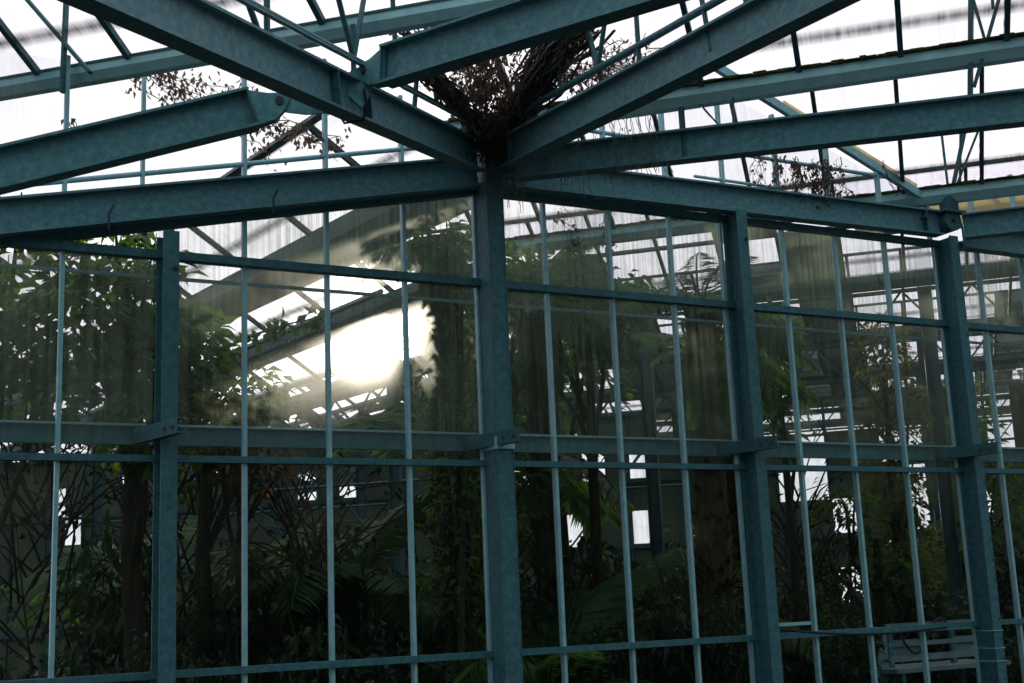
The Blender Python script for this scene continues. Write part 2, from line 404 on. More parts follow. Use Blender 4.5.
# hinged beams C and D on A
C0, C1 = V((.855, -1.95, 4.576)), V((1.92, -4.5, 4.40))
Cb = beam('steel_beam', C0, C1, 'hinged beam from the bolted joint of the long beam up to the top edge')
D0, D1 = V((.165, -1.63, 4.33)), V((-2.4, -1.05, 3.48))
Db = beam('steel_beam', D0, D1, 'hinged beam falling from the long beam to the left edge')
for bm_, p, q, tgt in ((Cb, C0, C1, lA(2.36)), (Db, D0, D1, lA(2.42))):
    d = (q-p).normalized(); sd = d.cross(Z).normalized(); u = sd.cross(d)
    stiff(bm_, p, q, .01); 
    for s in (-1, 1):
        hp = gusset(bm_, p+sd*s*.03, -d, u, [(-.02, -.112), (-.02, .112), (.10, .06), (.17, .045), (.215, .0), (.17, -.055), (.10, -.10)], sd)
        MB().tube([p-d*.15+sd*(s*.03-.02), p-d*.15+sd*(s*.03+.02)], .026, 8).build('bolt', M['bolt'], hp)
# lugs on A that carry the hinges
for s, t in ((1, 2.36), (-1, 2.42)):
    c = lA(t); tgt, fa = (C0, C1) if s == 1 else (D0, D1)
    pin = tgt-(fa-tgt).normalized()*.15
    dd = pin-c; ln = dd.length; dd.normalize(); sd = dd.cross(Z).normalized(); u = sd.cross(dd)
    gusset(A, c, dd, u, [(.008, -.10), (.008, .10), (ln*.6, .085), (ln+.05, .035), (ln+.065, 0), (ln+.05, -.04), (ln*.6, -.09)], sd, 'hinge_lug')
for t in (2.15, 2.6): stiff(A, A0, A1, t)
stiff(B, B0, B1, .25); stiff(Eb, Eb0, Eb1, .3)
# tie cable looped round A at the hinge
c = lA(2.3)
cb = MB().tube([c+uA*.05+sA*(-.08), c-uA*.06+sA*(-.09), c-uA*.13-sA*.06, c-uA*.132+sA*.06, c-uA*.02+sA*.10+dA*.05, c+uA*.06+sA*.17+dA*.12], .008, 5).build('cable', M['rubber'], None, c)
tag(cb, 'thin black cable looped under the bolted hinge of the long beam', 'cable')

# pipes and struts of the light lattice above beams A and B
def lattice(p, q, off, n, label, r=.024, pts=None, hangers=True):
    p, q = V(p), V(q); d = (q-p).normalized()
    o = tag(empty('lattice_pipe', (p+q)/2), label, 'pipe', 'light pipes over the roof beams')
    MB().tube([p+Z*off, q+Z*off], r, 8).build('pipe', M['steel'], o)
    for a, b in pts or []:
        MB().tube([p+d*a[0]+Z*a[1], p+d*b[0]+Z*b[1]], .017, 6).build('strut', M['steel_dark'], o)
    return o
A0u = A0+Z*.0
lattice(A0+sA*.03, A1+sA*.03, .28, 0, 'light pipe above the long left beam with hanging struts', .022,
        pts=[((2.2, .28), (2.0, .78)), ((2.2, .28), (2.55, .85)), ((2.2, .12), (2.2, .5)), ((1.25, -.02), (1.05, .75)), ((.75, .28), (.95, .85)), ((3.3, .1), (3.3, .7)), ((3.35, .1), (3.9, .75)), ((1.5, .28), (1.55, .9))])
lattice(A0-sA*.07, A1-sA*.07, .20, 0, 'thinner second pipe lying close above the long left beam', .012)
lattice(B0, B1, .25, 0, 'light pipe above the right climbing beam with a pair of V struts', .024,
        pts=[((1.5, .25), (1.32, .85)), ((1.5, .25), (1.75, .85)), ((2.0, .1), (2.0, .9)), ((2.75, -.02), (2.65, .6)), ((3.1, .12), (3.05, .9)), ((1.0, .25), (.85, .95))])

# knuckle struts at the last post: two upright angles and raking braces
sb = tag(empty('strut_cluster', (7.35, -.18, 5.05)), 'cluster of raking brace struts standing on the knuckle joint', 'strut')
for a, b, w in (((7.34, -.16, 5.0), (7.52, -.34, 5.85), .05), ((7.44, -.2, 5.05), (7.5, -.26, 5.8), .03), ((7.40, -.2, 5.15), (7.72, -.46, 6.0), .028), ((7.3, -.2, 4.95), (7.36, -.14, 5.75), .024)):
    MB().bar(a, b, w, w*.8).build('strut', M['steel_dark'], sb)
sc = tag(empty('strut_cluster', EE(5.4, 1.68, 4.82)), 'pair of brace struts rising from the right beam to the top edge', 'strut')
for a, b, w in ((EE(5.33, 1.68, 4.80), EE(5.42, 1.66, 5.62), .045), (EE(5.36, 1.66, 4.85), EE(5.62, 1.66, 5.55), .035), (EE(5.47, 1.66, 5.12), EE(5.40, 1.66, 5.62), .03), (EE(5.54, 1.66, 5.4), EE(5.56, 1.66, 5.7), .03)):
    MB().bar(a, b, w, w*.7).build('strut', M['steel_dark'], sc)
sd_ = tag(empty('strut_cluster', EE(3.4, 1.68, 4.82)), 'pair of short struts between the right beam and the mossy gutter', 'strut')
for a, b, w in ((EE(3.33, 1.68, 4.62), EE(3.33, 1.68, 5.35), .04), (EE(3.62, 1.68, 4.80), EE(3.45, 1.68, 5.05), .02), (EE(3.70, 1.66, 4.80), EE(3.72, 1.66, 5.08), .02)):
    MB().bar(a, b, w, w*.7).build('strut', M['steel_dark'], sd_)
sl = tag(empty('strut_cluster', V((-.6, -.05, 4.9))), 'crossing flat struts over the left gutter, upright and diagonal', 'strut')
for a, b, w in ((V((-.635, -.03, 4.91)), V((-.625, -.04, 5.68)), .04), (V((-.485, -.17, 5.02)), V((-.90, .24, 5.72)), .045)):
    MB().bar(a, b, w, w*.5).build('strut', M['steel'], sl)

# ------------------------------------------------------------------ gutters and roof slopes
gprof = [(-.11, .08), (-.10, .08), (-.10, .0), (-.045, -.07), (.045, -.07), (.10, .0), (.10, .08), (.11, .08), (.11, -.005), (.05, -.085), (-.05, -.085), (-.11, -.005)]
glab = ['grey roof gutter crossing behind the long beam at upper left', 'mossy aluminium gutter from the vine clump to the upper right edge', 'gutter meeting the knuckle joint at the last post, a pale verge running into it',
        'nearest gutter seen through the glass, casting the broad dark band', 'second gutter back behind the glass', 'third gutter back behind the glass', 'fourth gutter back behind the glass', 'farthest gutter seen through the glass']
def rng(k):
    e = GE[k]
    if k == 0: return (-2.6, 3.2)
    if k == 1: return (1.55, 8)
    D = e+7.4; return (1.7-.3415*(e-1.7)/.94, 6.2+.2*D)
for k, e in enumerate(GE):
    a, b = rng(k); near = k < 3
    p, q = EE(a, e, GUT), EE(b, e, GUT)
    gs = (.66, .78, .8)[k] if near else 1.
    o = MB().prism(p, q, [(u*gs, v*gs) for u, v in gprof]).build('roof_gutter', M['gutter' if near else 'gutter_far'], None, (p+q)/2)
    tag(o, glab[k], 'gutter', 'roof gutters')
    if near:
        for s in (-1, 1):
            MB().bar(p+E2*s*.1*gs+Z*.088*gs, q+E2*s*.1*gs+Z*.088*gs, .03, .016).build('glass_rebate', M['steel_dark'], o)
        if k:
            mo = MB(); x = a+.0
            while x < b:
                l = R.uniform(.03, .12); h = R.uniform(.004, .015)
                P = EE(x, e-.12*gs, GUT+.088*gs+.007)
                mo.box(P+E1*l/2, E1*l/2, E2*R.uniform(.012, .03), Z*h); x += l*R.choice((.7, .9, 1., 1.05))
            x = mo.build('moss', M['moss'], o); x['kind'] = 'stuff'
    else:
        # lattice girder under the far gutters
        t = tag(empty('lattice_truss', (p+q)/2-Z*.4), 'zigzag lattice girder under the '+['nearest', 'second', 'third', 'fourth', 'farthest'][k-3]+' gutter behind the glass', 'truss', 'lattice girders behind the glass')
        zt, zb = GUT-.13, GUT-.62
        MB().bar(EE(a, e, zt), EE(b, e, zt), .05, .04).build('top_chord', M['truss'], t)
        MB().bar(EE(a, e, zb), EE(b, e, zb), .05, .05).build('bottom_chord', M['truss'], t)
        zz = MB(); x = a; s = 0
        while x < b-.4:
            zz.bar(EE(x, e, zb if s else zt), EE(x+.4, e, zt if s else zb), .025, .025); x += .4; s ^= 1
        zz.build('web', M['truss'], t)
    # columns under far gutters
def slope(name, k, towards, a, b, width, mat, bars, barmat, label):
    """roof slope from gutter k rising towards -E2 (near, -1) or +E2 (far, +1)."""
    e = GE[k]; up = (E2*towards + Z*PITCH); ln = width*math.sqrt(1+PITCH**2); up.normalize()
    gs = (.66, .78, .8)[k] if k < 3 else 1.; o0 = EE(0, e+.085*gs*towards, GUT+.075*gs)
    nrm = E1.cross(up)
    g = MB().box(V(((a+b)/2, ln/2, 0)), V(((b-a)/2, 0, 0)), V((0, ln/2, 0)), V((0, 0, .003)))
    o = link(name, g.mesh(name, M[mat])); 
    o.matrix_world = Matrix(((E1.x, up.x, nrm.x, o0.x), (E1.y, up.y, nrm.y, o0.y), (E1.z, up.z, nrm.z, o0.z), (0, 0, 0, 1)))
    struct(o, label)
    if bars:
        me = MB().box(V((0, ln/2, 0)), V((.019, 0, 0)), V((0, ln/2, 0)), V((0, 0, .022))).mesh('glazing_bar', M[barmat])
        x = math.ceil(a/.7)*.7
        while x <= b:
            c = link('glazing_bar', me, o); c.location = (x, 0, 0); x += .7
    rg = MB().box(V(((a+b)/2, ln, 0)), V(((b-a)/2, 0, 0)), V((0, .02, 0)), V((0, 0, .012))).mesh('ridge_bar', M[barmat])
    link('ridge_bar', rg, o)
    if towards < 0 and k > 2:
        l2 = MB().box(V(((a+b)/2, ln*.52, -.04)), V(((b-a)/2, 0, 0)), V((0, .02, 0)), V((0, 0, .02))).mesh('purlin', M[barmat]); link('purlin', l2, o)
    return o
rn = 'roof_glazing'
slope(rn, 0, -1, -2.6, 1.7, 1.9, 'roof', True, 'steel_dark', 'bright roof glass above the upper left gutter')
slope(rn, 0, 1, -2.6, 1.7, .99, 'roof', False, 'steel_dark', 'far slope of the roof glass behind the upper left gutter')
slope(rn, 1, -1, 1.75, 7.6, 1.75, 'roof', True, 'steel_dark', 'bright roof glass above the mossy gutter')
slope(rn, 1, 1, 1.75, 7.6, 1.58, 'roof', False, 'steel_dark', 'far slope of roof glass behind the mossy gutter')
for k in range(2, 8):
    a, b = rng(k)
    slope(rn, k, -1, a, b, 1.62, 'roof' if k == 2 else 'roof_far', True, 'steel_dark' if k == 2 else 'truss', 'roof glass rising towards us from '+glab[k])
    if k < 7: slope(rn, k, 1, a, b, 1.62, 'roof' if k == 2 else 'roof_far', False, 'truss', 'roof glass on the far side of '+glab[k])
# the house behind the left glass: gutters run nearly straight back from the wall
AZ = math.radians(98); F1 = V((math.cos(AZ), math.sin(AZ), 0)); F2 = V((F1.y, -F1.x, 0)); FP = .62
FG = [(1.1, 1.15), (2.95, 2.1), (4.72, 1.35), (7.1, 1.3), (9.5, 1.3), (11.9, 1.3), (14.3, 1.3)]
fl_ = ['slim gutter running back behind the left edge of the glass', 'thick grey gutter slanting up behind the left glass to the central post', 'gutter crossing the sun glare behind the glass',
       'first gutter below the sun glare, behind palm fronds', 'second gutter below the sun glare', 'third gutter below the sun glare, dim', 'lowest dim gutter seen far back on the left']
for j, (fb_, sc_) in enumerate(FG):
    t0 = max(0., (fb_-2.376)/.545); a = (.16-.139*fb_)/.99 if t0 == 0 else F1.dot(V((2.4+.423*t0, .906*t0, 0)))
    a = max(a, (.16-.139*fb_)/.99, 5.2 if j == 0 else 0); b = 26.
    p, q = F1*a+F2*fb_+Z*5.0, F1*b+F2*fb_+Z*5.0
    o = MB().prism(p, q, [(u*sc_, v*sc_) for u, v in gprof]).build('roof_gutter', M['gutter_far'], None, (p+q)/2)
    tag(o, fl_[j], 'gutter', 'gutters of the left house')
    if j >= 3:
        t = tag(empty('lattice_truss', (p+q)/2-Z*.4), 'zigzag lattice girder hanging under the '+fl_[j], 'truss', 'lattice girders of the left house')
        for nm, z in (('top_chord', 4.86), ('bottom_chord', 4.36)): MB().bar(F1*a+F2*fb_+Z*z, F1*b+F2*fb_+Z*z, .05, .05).build(nm, M['truss'], t)
        zz = MB(); x = a; sx_ = 0
        while x < b-.6: zz.bar(F1*x+F2*fb_+Z*(4.36 if sx_ else 4.86), F1*(x+.6)+F2*fb_+Z*(4.86 if sx_ else 4.36), .028, .028); x += .6; sx_ ^= 1
        zz.build('web', M['truss'], t)
    prev = FG[j-1][0] if j else fb_-1.9
    hw = (fb_-prev)/2-.1; ln = hw*math.sqrt(1+FP*FP); up = (-F2+Z*FP).normalized(); o0 = F1*0+F2*(fb_-.1*sc_)+Z*(5.0+.07*sc_); nrm = F1.cross(up)
    mt = 'roof' if j < 4 else 'roof_far2'
    g = MB().box(V(((a+b)/2, ln/2, 0)), V(((b-a)/2, 0, 0)), V((0, ln/2, 0)), V((0, 0, .003)))
    o = link(rn, g.mesh(rn, M[mt])); o.matrix_world = Matrix(((F1.x, up.x, nrm.x, o0.x), (F1.y, up.y, nrm.y, o0.y), (F1.z, up.z, nrm.z, o0.z), (0, 0, 0, 1)))
    struct(o, 'roof glass rising towards us from the '+fl_[j])
    me = MB().box(V((0, ln/2, 0)), V((.022, 0, 0)), V((0, ln/2, 0)), V((0, 0, .025))).mesh('glazing_bar', M['truss'])
    gp = 1.5 if j < 4 else .95; x = math.ceil(a/gp)*gp
    while x < b:
        c = link('glazing_bar', me, o); c.location = (x, 0, 0); x += gp
    link('ridge_bar', MB().box(V(((a+b)/2, ln, 0)), V(((b-a)/2, 0, 0)), V((0, .03, 0)), V((0, 0, .04))).mesh('ridge_bar', M['truss']), o)
    if j > 3: link('purlin', MB().box(V(((a+b)/2, ln*.5, -.04)), V(((b-a)/2, 0, 0)), V((0, .018, 0)), V((0, 0, .018))).mesh('purlin', M['truss']), o)
    if j:
        up2 = (F2+Z*FP).normalized(); o1 = F2*(prev+.1*FG[j-1][1])+Z*(5.0+.07*FG[j-1][1]); n2 = F1.cross(up2)
        o = link(rn, g.mesh(rn, M[mt])); o.matrix_world = Matrix(((F1.x, up2.x, n2.x, o1.x), (F1.y, up2.y, n2.y, o1.y), (F1.z, up2.z, n2.z, o1.z), (0, 0, 0, 1)))
        struct(o, 'roof glass falling away beyond the '+fl_[j-1])
# cream shade screen caught by the sun behind the knuckle joint
p, q = EE(4.4, 6.78, 5.42), EE(8.6, 6.78, 5.42)
o = tag(empty('shade_screen', (p+q)/2), 'cream shade screen lit by the sun behind the knuckle joint', 'screen')
MB().bar(p, q, .012, .36).build('fabric', M['screen'], o); MB().bar(p-Z*.19, q-Z*.19, .03, .03).build('hem_bar', M['truss'], o)

# columns and wind bracing in the house behind
ci = 0
for k in (3, 4, 5):
    a, b = rng(k)
    for x in [v for v in (-15.3, -11.9, -8.5, -5.1, -1.7, 1.7, 5.1) if a-9 < v < b]:
        p = EE(x, GE[k], 0)
        if p.y < 1.5: continue
        o = MB().ibeam(p, p+Z*(GUT-.1), .16, .10, .012, .014, E1).build('steel_column', M['truss'], None, p)
        tag(o, 'dim steel column under the %s gutter, deep behind the glass' % ['nearest', 'second', 'third'][k-3], 'column', 'columns under the %s far gutter' % ['nearest', 'second', 'third'][k-3])
for k, x0 in ((3, -5.1), (3, -1.7), (4, -8.5), (4, -5.1), (4, -1.7), (5, -8.5), (5, -5.1)):
    o = tag(empty('cross_brace', EE(x0+1.7, GE[k], 2.6)), 'thin crossed tie rods between columns under the %s far gutter' % ['nearest', 'second', 'third'][k-3], 'brace', 'cross braces, %s far row' % ['nearest', 'second', 'third'][k-3])
    MB().tube([EE(x0, GE[k], .6), EE(x0+3.4, GE[k], 4.5)], .016, 5).build('tie_rod', M['truss'], o)
    MB().tube([EE(x0, GE[k]+.05, 4.5), EE(x0+3.4, GE[k]+.05, .6)], .016, 5).build('tie_rod', M['truss'], o)
    MB().tube([EE(x0, GE[k], 3.1), EE(x0+3.4, GE[k], 3.1)], .02, 5).build('cross_rail', M['truss'], o)

# ------------------------------------------------------------------ far partition wall
WE = 16.4
wb = MB(); fr = MB(); cl = MB()
x = -20.
nx = 0
while x < 9.5:
    for z0, pc in ((.05, 0.), (.65, 0.), (1.25, .015), (1.85, .03), (2.45, .06), (3.05, .11), (3.65, .45 if x > -4 else .2), (4.25, .6 if x > -4 else .3)):
        m = cl if R.random() < pc else wb
        m.box(EE(x+.225, WE, z0+.3), E1*.225, E2*.015, Z*.3)
    if nx % 2 == 0: fr.bar(EE(x, WE-.03, 0), EE(x, WE-.03, 4.9), .05, .05, E1)
    nx += 1; x += .45
for z in (1.2, 2.4, 3.6, 4.85): fr.bar(EE(-20, WE-.05, z), EE(9.5, WE-.05, z), .05, .07)
w = wb.build('wall_back', M['cladding'], None, EE(-5, WE, 0)); struct(w, 'tan panelled partition wall at the far end of the house')
cl.build('clear_pane', M['clear'], w); fr.build('frame', M['truss'], w)

# ------------------------------------------------------------------ plants
def frond_mesh(name, L_, droop, lw, nl, mat, twist=.3, hang=.0):
    """feather frond growing along +X from the origin, arching up and over; rachis + leaflets in one mesh."""
    rr = random.Random(len(name)*13+int(L_*100))
    pts = []
    for i in range(13):
        t = i/12; x = L_*t*(1-.18*droop*t); z = L_*(.42*t-.55*droop*t*t)
        pts.append(V((x, 0, z)))
    m = MB().tube(pts, [.016*(1-.8*i/12)+.003 for i in range(13)], 5)
    for i in range(nl):
        t = .14+.86*i/nl; f = t*12; j = min(int(f), 11); u = f-j
        p = pts[j].lerp(pts[j+1], u); d = (pts[j+1]-pts[j]).normalized()
        ll = lw*math.sin(math.pi*min(1, .18+.80*t))**.6*rr.uniform(.85, 1.1)
        for s in (-1, 1):
            a = d*.55+V((0, s, 0))*.8-V((0, 0, 1))*(.12+hang+rr.uniform(0, .25))
            a.normalize(); sd = a.cross(V((0, 0, 1))).normalized()
            w = .016+.012*rr.random(); q = p+a*ll*.5-Z*ll*.03; e = p+a*ll-Z*ll*(.12+hang*.6+rr.uniform(0, .12))
            m.add([p, q+sd*w, q-Z*.004, q-sd*w, e], [(0, 1, 2), (0, 2, 3), (1, 4, 2), (2, 4, 3)])
    return m.mesh(name, mat)
FR = [frond_mesh('frond', 1.7, 1.0, .42, 46, M['frond']), frond_mesh('frond', 2.1, 1.35, .46, 52, M['frond'], hang=.25), frond_mesh('frond', 1.5, .7, .36, 42, M['frond'])]
def palm(name, loc, h, nf, label, r=.14, mat='bark', lean=(0, 0), kinds=(0, 1), elev=(-.5, .9), sc=1., skirt=0):
    o = tag(empty(name, loc), label, 'palm', 'palms behind the glass'); loc = V(loc); rr = random.Random(label)
    pts = [loc+V((lean[0]*(i/10)**1.5, lean[1]*(i/10)**1.5, h*i/10)) for i in range(11)]
    t = MB().tube(pts, [r*(1.15-.25*i/10) for i in range(11)], 10)
    if h > 1:
        for i in range(int(h*46)):      # old leaf bases
            z = rr.uniform(.1, h); a = rr.uniform(0, 6.283); k = z/h
            c = loc+V((lean[0]*k**1.5, lean[1]*k**1.5, z)); dr = V((math.cos(a), math.sin(a), 0)); rad = r*(1.15-.25*k)
            t.leaf(c+dr*rad*.85, dr*.35+Z, dr, .16, .09, -.2)
    t.build('trunk', M[mat], o)
    top = pts[-1]-loc
    for i in range(nf+skirt):
        f = link('frond', FR[kinds[i % len(kinds)]], o); f.location = top+Z*rr.uniform(-.12, .03)
        az = i*2.39996+rr.uniform(-.2, .2)
        el = elev[0]+(elev[1]-elev[0])*((i*.618) % 1) if i < nf else rr.uniform(-1.5, -1.15)
        f.rotation_euler = (rr.uniform(-.3, .3), -el, az); s = sc*rr.uniform(.85, 1.12); f.scale = (s, s, s)
    return o
palm('palm_tree', (2.82, 1.35, 0), 4.62, 17, 'tall palm just right behind the central post, its dense dark crown against the sun', .14, 'bark', (-.1, 0), (0, 2), (-1.2, .5), .48, 14)
palm('palm_tree', (5.55, 1.5, 0), 4.2, 16, 'palm with a thick brown fibrous trunk left behind the second post', .16, 'fibre', (.05, 0), (0, 2), (-.7, .95), .9, 2)
palm('palm_tree', (2.18, 2.6, 0), 1.75, 22, 'spreading feather palm below the sun glare, its fronds fanning above the middle transom', .15, 'bark', (.1, 0), (0, 2), (-.35, .62), 1.0)
palm('palm_tree', (3.75, 1.35, 0), .5, 15, 'low stemless palm arching in the dark lower panes after the central post', .14, 'fibre', (0, 0), (1, 0), (.25, 1.25), 1.0)
palm('palm_tree', (7.3, 3.1, 0), 4.1, 13, 'palm crown left of the white roof bands, close to the second post', .12, 'bark', (-.3, 0), (0, 2), (-.6, .9), .85)
palm('palm_tree', (.75, 3.9, 0), 1.7, 15, 'feather palm deep behind the left bay, under the sloping far gutter', .14, 'bark', (0, 0), (0, 1), (-.3, 1.0), .9)
palm('palm_tree', (4.3, 3.6, 0), 3.0, 16, 'palm midway back, crossing fine fronds right of the central post', .13, 'bark', (.15, 0), (0, 2), (-.5, 1.0), 1.1)
palm('palm_tree', (4.15, 2.1, 0), 4.3, 15, 'tall palm whose crown darkens the top panes right of the central post', .12, 'bark', (-.1, 0), (0, 2), (-.7, .9), .85, 2)
palm('palm_tree', (3.5, 2.9, 0), 2.9, 15, 'palm just behind the central post with crossing fine fronds', .12, 'bark', (0, .1), (0, 2), (-.6, 1.0), .95, 2)
palm('palm_tree', (1.55, 3.4, 0), 1.3, 16, 'low feather palm deep in the bay left of the central post', .14, 'bark', (0, 0), (0, 1), (-.2, 1.0), 1.1)
palm('palm_tree', (6.1, 2.6, 0), .9, 13, 'squat palm at the foot of the fibrous trunk', .15, 'fibre', (0, 0), (1, 0), (.1, 1.2), .95)

def foliage(rr, m, c, rad, n, ll, lw, flat=.6):
    for i in range(n):
        d = V((rr.gauss(0, 1), rr.gauss(0, 1), rr.gauss(0, 1))).normalized()
        rr_ = rr.random()**.4
        p = V(c)+V((d.x*rad[0], d.y*rad[1], d.z*rad[2]))*rr_
        dd = V((d.x+rr.gauss(0, .6), d.y+rr.gauss(0, .6), rr.gauss(-.25, .5)))
        s = rr.uniform(.6, 1.25); m.leaf(p, dd, V((rr.gauss(0, .5), rr.gauss(0, .5), 1)), ll*s, lw*s, rr.uniform(.05, .4))
def tree(name, loc, h, blobs, label, ll=.15, lw=.085, tr=.07, mat='leaf', cat='tree', group='leafy trees behind the glass', bark='bark', density=1., lean=0.):
    """trunk, one branch per crown lobe, one foliage mesh."""
    rr = random.Random(label); o = tag(empty(name, loc), label, cat, group); loc = V(loc)
    top = loc+V((lean, 0, h))
    MB().tube([loc, loc.lerp(top, .3)+V((rr.uniform(-.08, .08), 0, 0)), loc.lerp(top, .65)+V((rr.uniform(-.1, .1), 0, 0)), top], [tr*1.25, tr, tr*.85, tr*.6], 8).build('trunk', M[bark], o)
    fo = MB()
    for dx, dy, z, rx, rz, n in blobs:
        c = loc+V((dx, dy, z)); b0 = loc.lerp(top, min(.95, max(.25, (z-.5)/max(h, .1)*.75)))
        mid = b0.lerp(c, .5)+V((rr.uniform(-.1, .1), rr.uniform(-.1, .1), -.06))
        MB().tube([b0, mid, c, c+(c-b0)*.25], [tr*.55, tr*.4, tr*.25, .006], 6).build('branch', M[bark], o)
        for q in range(3):
            e = c+V((rr.uniform(-1, 1)*rx, rr.uniform(-.8, .8)*rx, rr.uniform(-.8, .8)*rz))
            MB().tube([mid, mid.lerp(e, .6)+V((0, 0, .05)), e], [.018, .012, .004], 4).build('branch', M[bark], o)
        foliage(rr, fo, c, (rx, rx*.9, rz), int(n*density), ll, lw)
    f = fo.build('foliage', M[mat], o)
    return o
tree('leafy_tree', (.22, 1.6, 0), 3.1, [(-.35, 0, 3.7, .55, .45, 420), (.25, .1, 3.55, .5, .5, 420), (-.1, .2, 4.25, .55, .35, 330), (.0, -.2, 3.0, .5, .4, 260)], 'dark leafy tree filling the glass left of the left post', .16, .09, .085)
tree('leafy_tree', (-.75, 1.7, 0), 3.0, [(-.1, 0, 3.7, .5, .4, 240), (.3, .2, 3.3, .4, .35, 200), (.1, .1, 4.4, .5, .3, 170)], 'open branched tree at the left edge, sky showing through its crown', .19, .10, .06)
tree('leafy_tree', (.95, 2.2, 0), 2.9, [(-.25, 0, 3.6, .5, .5, 420), (.3, .1, 3.2, .5, .45, 360), (.1, .2, 2.75, .5, .35, 260)], 'dense tree right of the left post, beside the sun glare', .14, .08, .07)
tree('leafy_tree', (1.12, 1.9, 0), 2.5, [(-.2, -.1, 2.95, .35, .28, 170), (.15, -.1, 2.7, .3, .25, 110)], 'withered tree with rust brown hanging leaves right of the left post', .13, .07, .04, 'rust')
tree('leafy_tree', (5.5, 4.2, 0), 3.9, [(-.3, 0, 4.4, .7, .5, 330), (.5, .2, 4.0, .6, .5, 330), (0, .2, 3.3, .7, .5, 260)], 'thin branched tree midway back in the bay after the central post', .13, .06, .06)
tree('leafy_tree', (8.75, 2.3, 0), 3.9, [(0, 0, 4.1, .32, .5, 420), (.1, 0, 3.4, .42, .5, 560), (-.05, 0, 2.6, .42, .5, 460), (.05, 0, 1.8, .42, .5, 400)], 'narrow column of olive foliage just left of the last post', .12, .05, .05, 'olive')
tree('leafy_tree', (8.1, 2.0, 0), 2.0, [(.25, 0, 1.65, .4, .35, 330), (-.3, .1, 2.3, .4, .25, 160), (.5, .1, 2.4, .35, .2, 90)], 'small forked tree with a dark Y trunk above the pale bench', .11, .06, .07, 'leaf')
tree('leafy_tree', (10.2, 2.6, 0), 3.2, [(0, 0, 3.4, .5, .6, 420), (.4, 0, 2.5, .5, .6, 420), (-.3, 0, 1.8, .5, .5, 380)], 'leafy tree beyond the last post at the right edge', .12, .06, .05, 'leaf')
tree('leafy_tree', (4.75, 2.2, 0), 4.0, [(-.5, 0, 4.55, .6, .35, 420), (.25, .1, 4.45, .6, .35, 420), (-.1, .1, 3.9, .6, .35, 300)], 'dark crowned tree behind the top panes left of the second post', .13, .07, .06)
tree('leafy_tree', (7.1, 2.2, 0), 3.6, [(-.1, 0, 4.2, .42, .45, 330), (.05, .1, 3.5, .4, .45, 300)], 'small leafy tree just right of the second post', .13, .055, .05)
tree('leafy_tree', (3.35, 1.9, 0), 3.9, [(.1, 0, 4.5, .6, .4, 420), (.5, 0, 4.2, .5, .4, 330), (0, 0, 3.4, .45, .5, 300), (.2, .1, 2.7, .5, .4, 300)], 'slender leafy tree right behind the central post', .12, .06, .05)
def thicket(loc, h, w, n, label):
    rr = random.Random(label); o = tag(empty('bare_thicket', loc), label, 'thicket', 'bare branched thickets behind the glass'); loc = V(loc)
    for q in range(4):
        m = MB()
        for i in range(n//4):
            a = rr.uniform(0, 6.283); z0 = rr.uniform(.1, .8)*h; st = loc+V((rr.gauss(0, .1)*w, rr.gauss(0, .1)*w, z0 if i % 4 else 0))
            d = V((math.cos(a)*w, math.sin(a)*w*.7, rr.uniform(.1, .75)*h*.6)); e = st+d*rr.uniform(.6, 1.1)
            m.tube([st, st.lerp(e, .5)+V((rr.gauss(0, .05), rr.gauss(0, .05), .08)), e], [.013, .009, .003], 4, False)
            if i % 2:
                for k in range(5): m.leaf(st.lerp(e, rr.uniform(.4, 1.)), V((rr.gauss(0, 1), rr.gauss(0, 1), -.5)), V((rr.gauss(0, .6), rr.gauss(0, .6), 1)), rr.uniform(.06, .12), rr.uniform(.03, .05), .2)
        m.build('branch', M['bark'], o)
thicket((.75, 2.5, 0), 4.0, 1.0, 90, 'bare crossing branches behind the first panes right of the left post')
thicket((1.75, 2.1, 0), 3.0, 1.0, 90, 'tangle of bare stems under the sun glare')
thicket((-.35, 2.3, 0), 3.6, .9, 80, 'tangle of bare stems in the bay left of the left post')
thicket((3.6, 2.6, 0), 4.0, 1.0, 90, 'web of bare straight branches just right of the central post')
thicket((8.0, 3.2, 0), 3.2, 1.0, 70, 'bare raking branches below the white roof bands')
tree('climbing_plant', (2.72, 1.15, 0), 4.2, [(0, 0, 4.45, .34, .3, 260), (.12, 0, 3.9, .36, .4, 330), (0, .1, 3.2, .36, .45, 330), (.1, 0, 2.5, .38, .45, 330), (0, 0, 1.7, .4, .45, 300)], 'green climber wrapped round the palm just left of the central post', .11, .055, .03, 'leaf', 'climber', None, 'stem')
# a sunlit spray reaching across the bright sky below the glare
sp = tag(empty('leafy_branch', (1.05, 2.4, 3.75)), 'sunlit leafy branch stretching across the white sky left of the sun', 'branch')
pts = [V((1.05+.085*i, 2.35, 3.70+.05*i-.0015*i*i)) for i in range(12)]
MB().tube(pts, [.016-.001*i for i in range(12)], 5).build('stem', M['stem'], sp)
fo = MB(); rr = random.Random(3)
for i in range(46):
    p = pts[rr.randint(2, 11)]; fo.leaf(p+V((rr.uniform(-.05, .05), 0, rr.uniform(-.06, .06))), (rr.uniform(-.6, 1), rr.uniform(-.5, .5), rr.uniform(-.9, .6)), V((rr.gauss(0, .6), -1, .6)), rr.uniform(.10, .17), rr.uniform(.06, .09), .1)
fo.build('foliage', M['leaf'], sp)
